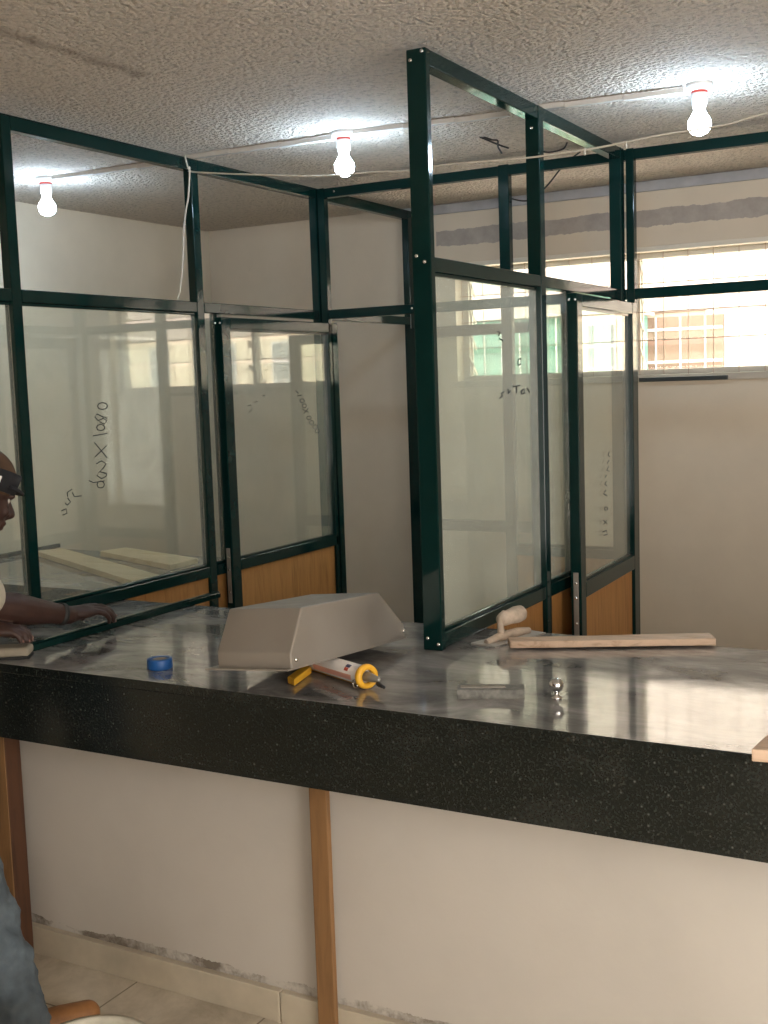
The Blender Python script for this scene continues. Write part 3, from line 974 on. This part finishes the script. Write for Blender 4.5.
board('wooden_plank', 'narrow pinkish wooden plank lying along the back edge of the counter', 'plank', PLANK, CT + .0068, CT + .0330, 'plank')
board('wooden_offcut', 'end of a wooden offcut overhanging the front edge of the counter', 'plank', [(-.622, 3.005), (-.25, 3.06), (-.29, 3.30), (-.605, 3.215)], CT + .001, CT + .034, 'plank')
board('pine_board', 'long pale pine board lying across the granite desk', 'board', [(-5.454, 5.271), (-5.386, 5.427), (-4.042, 4.769), (-3.965, 4.525)], CT + .001, CT + .033, 'pine', 'pine boards on the desk')
board('pine_board', 'shorter pale pine board lying at the back of the granite desk', 'board', [(-5.028, 5.383), (-4.981, 5.570), (-4.224, 5.325), (-4.218, 5.067)], CT + .001, CT + .033, 'pine', 'pine boards on the desk')

t = thing('metal_offcut', (-1.5, 3.34, CT), 'short scuffed metal channel offcut lying on the counter beside the round knob', 'metal offcut')
b = MB()
o_, ux = Vector((-1.583, 3.262, CT)), Vector((.196, .080, 0)); uy = Vector((-.026, .062, 0)); uz = Vector((0, 0, .030))
for c0, c1, z0, z1 in ((0, 1, 0, .14), (0, .1, .14, 1), (.9, 1, .14, 1), (0, 1, .88, 1.02)):
    b.hexa([o_ + ux * s + uy * w + uz * z for z in (z0, z1) for w in (c0, c1) for s in (0, 1)])
b.build('channel', M['alu_dirty'], t, .001)
b = MB(); b.hexa([o_ + ux * s + uy * w + uz * z for z in (1.02, 1.10) for w in (.35, .7) for s in (.05, .72)])
b.build('mortar_smear', M['mortar'], t)

t = thing('door_knob', (-1.297, 3.385, CT), 'round chrome door knob standing on the shiny counter', 'door knob')
b = MB(); b.ball((-1.297, 3.385, CT + .044), .0235, 28, 16); b.build('knob', M['chrome'], t)
b = MB(); b.lathe((-1.297, 3.385, CT), [(0, 0), (.017, 0), (.017, .005), (.008, .010), (.008, .024), (0, .024)], (0, 0, 1), 24); b.build('rose', M['chrome'], t)

t = thing('metal_tube', (-3.43, 3.9, CT), 'loose dark green metal tube held down by the worker, overhanging the back of the counter', 'metal tube')
b = MB(); b.box(-3.450, -3.418, 3.26, 4.47, CT + .0008, CT + .028)
b.build('tube_body', M['frame'], t, .004)
b = MB(); b.box(-3.442, -3.425, 3.262, 4.468, CT + .028, CT + .034)
b.build('tube_lip', M['frame'], t, .002)

# ---- timber below the counter
b = MB(); b.box(-2.149, -2.079, 3.245, 3.27, FLOOR, -1.315)
tag(b.build('wooden_batten', M['mdf'], None, .003), 'flat brown board standing upright against the white wall under the counter', 'batten', 'upright timbers under the counter')
t = thing('wooden_batten', (-3.66, 3.22, FLOOR), 'dark edged timber upright at the left end of the white wall, beside the worker', 'batten', 'upright timbers under the counter')
b = MB(); b.box(-3.80, -3.541, 3.184, 3.189, FLOOR, -1.3); b.build('facing_board', M['mdf'], t, .002)
b = MB(); b.box(-3.80, -3.540, 3.19, 3.268, FLOOR, -1.3); b.build('post', M['mdf_dark'], t, .003)

t = thing('bucket', (-2.36, 2.36, FLOOR), 'mortar-stained bucket standing on the tiled floor near the worker\'s shoe', 'bucket')
b = MB(); b.lathe((-2.36, 2.36, FLOOR), [(0, 0), (.135, 0), (.175, .37), (.188, .372), (.188, .385), (.170, .385), (.168, .375), (.130, .012), (0, .012)], (0, 0, 1), 40)
b.build('pail', M['bucket'], t)
b = MB(); b.lathe((-2.36, 2.36, FLOOR), [(0, .29), (.08, .295), (.158, .28)], (0, 0, 1), 30); b.build('mortar', M['mortar'], t)
b = MB()
hp = [Vector((-2.36, 2.36, FLOOR + .36)) + Vector((.19 * math.cos(a), -.03 - .17 * math.sin(a), -.10 * math.sin(a))) for a in [math.pi * k / 12 for k in range(13)]]
b.tube(hp, .006, 8); b.build('handle', M['steel'], t)


# ================================================================ the worker
def person():
    t = thing('person', (-3.3, 2.7, FLOOR), 'worker in a black-brimmed cap and cream shirt leaning over the counter, holding the metal tube', 'person')
    V = Vector
    hipL, hipR = V((-3.78, 2.56, -1.02)), V((-3.52, 2.56, -1.02))
    kneeR, ankR = V((-3.235, 2.72, -1.60)), V((-3.040, 2.73, -2.17))
    kneeL, ankL = V((-3.83, 2.66, -1.60)), V((-3.85, 2.55, -2.17))
    pel, belly, chest, neck0 = V((-3.65, 2.55, -.98)), V((-3.66, 2.63, -.78)), V((-3.67, 2.74, -.56)), V((-3.57, 2.86, -.41))
    shR, shL = V((-3.50, 2.86, -.50)), V((-3.86, 2.84, -.50))
    elR, wrR = V((-3.50, 3.13, -.80)), V((-3.452, 3.49, -.900))
    elL, wrL = V((-3.74, 2.92, -.82)), V((-3.50, 3.09, -.880))
    hc = V((-3.325, 2.965, -.335))                    # head centre
    f = V((.24, .84, -.42)).normalized(); r = f.cross(V((0, 0, 1))).normalized(); u = r.cross(f).normalized()

    def H(a, b_, c): return hc + r * a + f * b_ + u * c
    b = MB()
    # trunk
    b.ellipsoid(pel, (.20, 0, 0), (0, .135, 0), (0, 0, .15)); b.ellipsoid(belly, (.185, 0, 0), (0, .125, .04), (0, -.05, .17))
    b.ellipsoid(chest, (.21, 0, 0), (0, .13, .04), (0, -.07, .19)); b.limb([shL, chest + V((0, .05, .09)), shR], [.085, .11, .085])
    b.limb([pel, belly, chest, neck0], [.15, .14, .13, .09])
    b.limb([neck0, H(0, -.03, -.10)], [.078, .07])
    # legs, feet
    for h, k, a in ((hipR, kneeR, ankR), (hipL, kneeL, ankL)):
        b.limb([h, h.lerp(k, .5), k, k.lerp(a, .35), a], [.122, .105, .078, .075, .05])
        b.limb([a, a + V((.01, .03, -.05)), a + V((.04, .13, -.060))], [.05, .045, .035])
    # arms
    b.limb([shR, shR.lerp(elR, .5), elR, elR.lerp(wrR, .3), elR.lerp(wrR, .75), wrR], [.082, .068, .060, .066, .046, .038])
    b.limb([shL, shL.lerp(elL, .5), elL, elL.lerp(wrL, .3), wrL], [.082, .068, .060, .062, .038])
    # head: skull, face, jaw, brow, nose, lips, ears
    b.ellipsoid(H(0, -.02, .03), r * .100, f * .128, u * .118)
    b.ellipsoid(H(0, .035, -.05), r * .082, f * .085, u * .105)
    b.ellipsoid(H(0, .060, -.115), r * .050, f * .052, u * .042)
    b.ellipsoid(H(0, .098, .018), r * .066, f * .022, u * .018)
    b.limb([H(0, .112, .0), H(0, .140, -.040), H(0, .128, -.052)], [.012, .019, .016])
    for s in (-1, 1):
        b.ball(H(.018 * s, .120, -.048), .013, 12, 8)
        b.ellipsoid(H(.045 * s, .085, -.045), r * .03, f * .026, u * .024)
        b.ellipsoid(H(.102 * s, -.015, -.02), r * .012, f * .026, u * .040)
    b.ellipsoid(H(0, .118, -.082), r * .034, f * .016, u * .011); b.ellipsoid(H(0, .113, -.102), r * .030, f * .017, u * .012)

    # right hand: palm over the tube, four fingers curling down its near side, thumb behind it
    def hand(wr, fwd, side, spec, thumb):
        """fwd: towards the finger tips, side: towards the little finger, spec: list of (offset, joints)"""
        fw, sd = fwd.normalized(), side.normalized()
        nz = sd.cross(fw).normalized()
        if nz.z < 0: nz = -nz
        pc = wr + fw * .075 + nz * .004
        b.ellipsoid(pc, fw * .075, sd * .054, nz * .026)
        b.limb([wr, pc], [.036, .03])
        tips = []
        for off, js, r0 in spec:
            base = wr + fw * .095 + sd * off
            pts = [base - fw * .04] + [base + fw * a + nz * c + sd * e for a, c, e in js]
            rs = [.016] + [r0, r0 * .95, r0 * .88, r0 * .76][:len(js)]
            b.limb(pts, rs); tips.append((pts[-2], pts[-1], nz, r0))
        pts = [wr + fw * .02 - sd * .03] + [wr + fw * a + nz * c - sd * e for a, c, e in thumb]
        b.limb(pts, [.022, .019, .016, .0135])
        tips.append((pts[-2], pts[-1], nz, .016))
        return tips
    fwR = V((.012, .20, -.010)); sdR = V((.9, 0, -.12))
    tips = hand(wrR, fwR, sdR, [
        (-.036, [(.03, .012, 0), (.085, .010, .004), (.130, -.012, .010), (.150, -.034, .014)], .0135),
        (-.012, [(.035, .014, 0), (.095, .010, .006), (.140, -.014, .014), (.158, -.038, .020)], .014),
        (.013, [(.030, .012, .004), (.080, .004, .018), (.112, -.022, .028), (.118, -.045, .030)], .0135),
        (.036, [(.022, .006, .004), (.056, -.004, .014), (.078, -.026, .020), (.080, -.044, .018)], .012)],
        [(.055, -.014, .052), (.098, -.028, .060), (.130, -.040, .050)])
    fwL = V((.16, .11, -.03)); sdL = V((.5, -.72, -.05))
    tips += hand(wrL, fwL, sdL, [
        (-.036, [(.03, .010, 0), (.062, -.004, 0), (.075, -.026, 0)], .0135),
        (-.012, [(.034, .012, 0), (.068, -.004, 0), (.080, -.028, 0)], .014),
        (.013, [(.030, .010, 0), (.062, -.006, 0), (.073, -.028, 0)], .0135),
        (.036, [(.022, .006, 0), (.046, -.008, 0), (.055, -.026, 0)], .012)],
        [(.05, -.006, .045), (.085, -.018, .050), (.110, -.028, .042)])
    body = b.build('body', M['skin'], t)
    remesh(body, .0042, 4, .5)
    for a, e, nz, r0 in tips:
        d = (e - a).normalized(); up = nz - d * nz.dot(d); up.normalize()
        nb = MB(); c = e + up * r0 * .62 + d * .001
        nb.ellipsoid(c, d * .0085, d.cross(up) * .0065, up * .0035, 10, 6)
        nb.build('fingernail', M['nail'], t)
    for s in (-1, 1):
        nb = MB(); nb.ball(H(.036 * s, .088, -.004), .0155, 14, 10); nb.build('eye', M['eye'], t)
    # hair under the cap
    hb = MB(); hb.ellipsoid(H(0, -.045, .0), r * .103, f * .108, u * .100)
    remesh(hb.build('hair', M['cap_black'], t), .006, 2)
    # cap: brown crown, black band and brim with a small white patch
    cb = MB(); cb.ellipsoid(H(0, -.022, .052), r * .109, f * .138, u * .112)
    cap = cb.build('cap', M['cap_brown'], t); remesh(cap, .006, 3)
    bb = MB()
    ring_o, ring_i = [], []
    for k in range(33):
        a = 2 * math.pi * k / 32
        ring_o.append((math.cos(a), math.sin(a)))
    vs, fs = [], []
    for c, s in ring_o[:-1]:
        for (k, hgt) in ((1.05, .008), (1.06, .085), (.96, .085), (.96, .008)):
            vs.append(H(.109 * k * c, -.022 + .138 * k * s, hgt + .012 * s))
    for i in range(32):
        j = (i + 1) % 32
        for q in range(4): fs.append((4 * i + q, 4 * j + q, 4 * j + (q + 1) % 4, 4 * i + (q + 1) % 4))
    bb.add(vs, fs, True); bb.build('band', M['cap_black'], cap)
    bb = MB(); vs, fs = [], []
    for i, (ex, dz) in enumerate(((0, 0), (.024, -.003), (.040, -.009))):
        for k in range(13):
            a = math.pi * (.14 + .72 * k / 12)
            for th in (0, .008):
                vs.append(H((.109 + ex * .25) * math.cos(a), -.022 + (.138 + ex) * math.sin(a), .040 + dz - th + .014 * math.sin(a)))
    for i in range(2):
        for k in range(12):
            q = (i * 13 + k) * 2; p = ((i + 1) * 13 + k) * 2
            fs += [(q, q + 2, p + 2, p), (q + 1, p + 1, p + 3, q + 3)]
    for k in range(12):
        p = (2 * 13 + k) * 2; fs.append((p, p + 2, p + 3, p + 1))
    bb.add(vs, fs, True); bb.build('brim', M['cap_black'], cap)
    bb = MB(); bb.obox(H(.113, -.012, .048), (r * .05 - f * .99).normalized() * .016, u * .013, (r * .99 + f * .05).normalized() * .005)
    bb.build('patch', M['white_cloth'], cap, .002)
    # shirt with short sleeves
    sb = MB()
    sb.ellipsoid(belly, (.20, 0, 0), (0, .142, .04), (0, -.05, .185)); sb.ellipsoid(chest, (.226, 0, 0), (0, .146, .04), (0, -.07, .205))
    sb.ellipsoid(pel + V((0, 0, .03)), (.236, 0, 0), (0, .172, 0), (0, 0, .17))
    sb.limb([pel + V((0, 0, .03)), belly, chest], [.165, .158, .15])
    sb.limb([shL, chest + V((0, .05, .09)), shR], [.100, .125, .100])
    sb.limb([neck0 - V((.02, .03, .05)), neck0 - V((.005, .005, .012))], [.10, .086])
    sb.limb([shR, shR.lerp(elR, .84)], [.100, .094]); sb.limb([shL, shL.lerp(elL, .78)], [.100, .092])
    remesh(sb.build('shirt', M['shirt'], t), .008, 5)
    # jeans
    jb = MB()
    jb.ellipsoid(pel - V((0, 0, .02)), (.216, 0, 0), (0, .150, 0), (0, 0, .15))
    for h, k, a in ((hipR, kneeR, ankR), (hipL, kneeL, ankL)):
        jb.limb([h, h.lerp(k, .5), k, k.lerp(a, .5), a - V((0, 0, .015))], [.142, .125, .100, .098, .098])
    jn = jb.build('jeans', M['jeans'], t); remesh(jn, .007, 4)
    tx = bpy.data.textures.new('fold_noise', 'CLOUDS'); tx.noise_scale = .05
    dm = jn.modifiers.new('folds', 'DISPLACE'); dm.texture = tx; dm.strength = .034; dm.mid_level = .5
    # shoes
    for a, dr in ((ankR, V((.36, .93, 0))), (ankL, V((.3, .95, 0)))):
        d = dr.normalized(); c = V((a.x, a.y, FLOOR)); s = V((-d.y, d.x, 0)); z = V((0, 0, 1))
        lb = MB()
        lb.ellipsoid(c + z * .065, d * .075, s * .058, z * .075); lb.limb([c + z * .06, c + d * .12 + z * .058, c + d * .24 + z * .045], [.058, .056, .048])
        sh = lb.build('shoe', M['leather'], t); remesh(sh, .006, 3)
        lb = MB()
        n_ = 20; o = [c + d * .09 + d * (.185 * math.cos(2 * math.pi * k / n_)) + s * (.062 * math.sin(2 * math.pi * k / n_)) + z * .001 for k in range(n_)]
        lb.prism(o, z * .026); lb.build('sole', M['rubber'], sh, .003)
    # wrist strap
    wb = MB(); w0 = wrR.lerp(elR, .10); ax = (wrR - elR).normalized()
    wb.lathe(w0, [(.043, -.012), (.047, -.010), (.047, .010), (.043, .012)], ax, 24)
    wb.build('wristband', M['band_strap'], t)
    return t


person()
t = thing('sanding_pad', (-3.45, 3.17, CT), 'cream sanding pad under the worker\'s near hand on the counter edge', 'sanding pad')
b = MB(); pu, ps = Vector((.83, .55, 0)).normalized(), Vector((-.55, .83, 0)).normalized()
b.obox(Vector((-3.43, 3.150, CT + .028)), pu * .080, ps * .048, (0, 0, .018))
b.build('pad', M['cream_pad'], t, .014, 4)
b = MB(); b.obox(Vector((-3.43, 3.150, CT + .0055)), pu * .078, ps * .046, (0, 0, .0045))
b.build('base', M['black_plastic'], t)

# ================================================================ outside the window
struct('ground', M['asphalt'], lambda b: b.box(-16, 14, YB + .5, 14.2, FLOOR - .3, FLOOR - .1))
bl = thing('building', (-2.5, 12.5, FLOOR), 'pale building across the yard seen through the window bars', 'building')
BY = 12.5
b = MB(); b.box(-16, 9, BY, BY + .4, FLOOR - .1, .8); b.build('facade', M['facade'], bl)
b = MB(); b.box(-2.2, 9, BY - .02, BY, FLOOR - .1, .66); b.build('side_facade', M['facade_bright'], bl)  # stretch outside the direct view, brightened for its reflection in the partition glass
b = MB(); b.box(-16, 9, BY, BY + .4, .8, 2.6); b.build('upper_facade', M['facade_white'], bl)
b = MB(); b.box(-3.05, -2.38, BY - .03, BY, FLOOR - .1, 2.6); b.build('pilaster', M['facade_white'], bl)
b = MB(); b.box(-16, 9, BY - .04, BY, .66, .98); b.build('string_course', M['facade_white'], bl)
wins = [(-6.9, .1), (-1.9, .1), (-1.1, .1), (-.25, .1), (.6, .1), (1.5, .1), (2.5, .1), (3.5, .1)]
for x, z in wins:
    b = MB(); b.box(x, x + .34, BY - .045, BY - .001, z - .25, z + .48); b.build('window_frame', M['white_trim'], bl)
    b = MB()
    for q in (0, 1):
        for k in range(3): b.box(x + .02 + q * .155, x + .155 + q * .155, BY - .05, BY - .044, z - .23 + k * .235, z - .02 + k * .235)
    b.build('window_pane', M['facade_glass'], bl)
b = MB(); b.box(-3.78, -2.86, BY - .10, BY - .04, -.35, .60); sp = b.build('shutter', M['terracotta'], bl)
b = MB()
for x in (-3.56, -3.30, -3.04): b.box(x - .008, x + .008, BY - .11, BY - .10, -.35, .60)
for z in (.13, .47): b.box(-3.78, -2.86, BY - .112, BY - .10, z - .014, z + .014)
b.build('muntin', M['white_trim'], sp)
ki = thing('kiosk', (-4.7, 11.4, FLOOR), 'mint green and white kiosk across the yard, seen through the left half of the window', 'kiosk')
KY = 11.4
b = MB(); b.box(-5.30, -3.62, KY, KY + .9, FLOOR - .1, .62); b.build('body', M['mint'], ki)
b = MB(); b.box(-4.24, -3.95, KY - .03, KY, -.2, .54); b.build('shutter', M['pale_green'], ki)
for z in (.03, .31, .58):
    b = MB(); b.box(-5.31, -4.26, KY - .02, KY, z - .03, z + .03); b.build('band', M['green_band'], ki)
b = MB()
for k in range(5): b.box(-5.10 + .2 * k, -5.085 + .2 * k, KY - .03, KY - .02, FLOOR - .1, .62)
b.build('upright', M['white_trim'], ki)
b = MB(); b.box(-5.36, -3.56, KY - .12, KY + .95, .62, .70); b.build('roof', M['facade_white'], ki)

# ================================================================ light, camera
w = bpy.data.worlds.new('sky'); scene.world = w; w.use_nodes = True
nt = w.node_tree; nt.nodes.clear()
bg = nt.nodes.new('ShaderNodeBackground'); wo = nt.nodes.new('ShaderNodeOutputWorld')
bg.inputs[0].default_value = (1.0, .95, .885, 1); bg.inputs[1].default_value = WORLD
nt.links.new(bg.outputs[0], wo.inputs[0])


def portal(name, c, sx, sz, into):
    l = bpy.data.lights.new(name, 'AREA'); l.shape = 'RECTANGLE'; l.size = sx * U; l.size_y = sz * U
    l.cycles.is_portal = True
    o = bpy.data.objects.new(name, l); col.objects.link(o)
    o.location = P(*c); o.rotation_euler = Vector(into).to_track_quat('-Z', 'Z').to_euler()


portal('window_daylight', ((WX0 + WX1) / 2, YB + .21, WZ1 / 2), WX1 - WX0, WZ1, (0, -1, 0))
portal('side_daylight', (XR + .21, (SY0 + SY1) / 2, (SZ0 + SZ1) / 2), SY1 - SY0, SZ1 - SZ0, (-1, 0, 0))
portal('hall_daylight', ((RX0 + RX1) / 2, YR - .21, (RZ0 + RZ1) / 2), RX1 - RX0, RZ1 - RZ0, (0, 1, 0))

cam = bpy.data.cameras.new('camera'); co = bpy.data.objects.new('camera', cam); col.objects.link(co)
right, down, fwd = (Vector(v) for v in ((0.873895, 0.484979, -0.033190), (0.024027, -0.111287, -0.993498), (-0.485520, 0.867416, -0.108906)))
mw = Matrix((right, -down, -fwd)).transposed().to_4x4()
mw.translation = P(0, 0, 0)
co.matrix_world = mw
cam.sensor_fit = 'HORIZONTAL'; cam.sensor_width = 36; cam.lens = 1170.79 * 36 / 768
cam.clip_start = .02; cam.clip_end = 100
scene.camera = co
vs = scene.view_settings
vs.view_transform = 'Standard'; vs.look = 'None'; vs.gamma = 1; vs.exposure = EXPO; vs.use_curve_mapping = False
scene.cycles.max_bounces = 14; scene.cycles.transparent_max_bounces = 24; scene.cycles.diffuse_bounces = 6
scene.cycles.glossy_bounces = 6; scene.cycles.sample_clamp_indirect = 8
scene.cycles.caustics_reflective = False; scene.cycles.caustics_refractive = False
scene.cycles.use_denoising = True
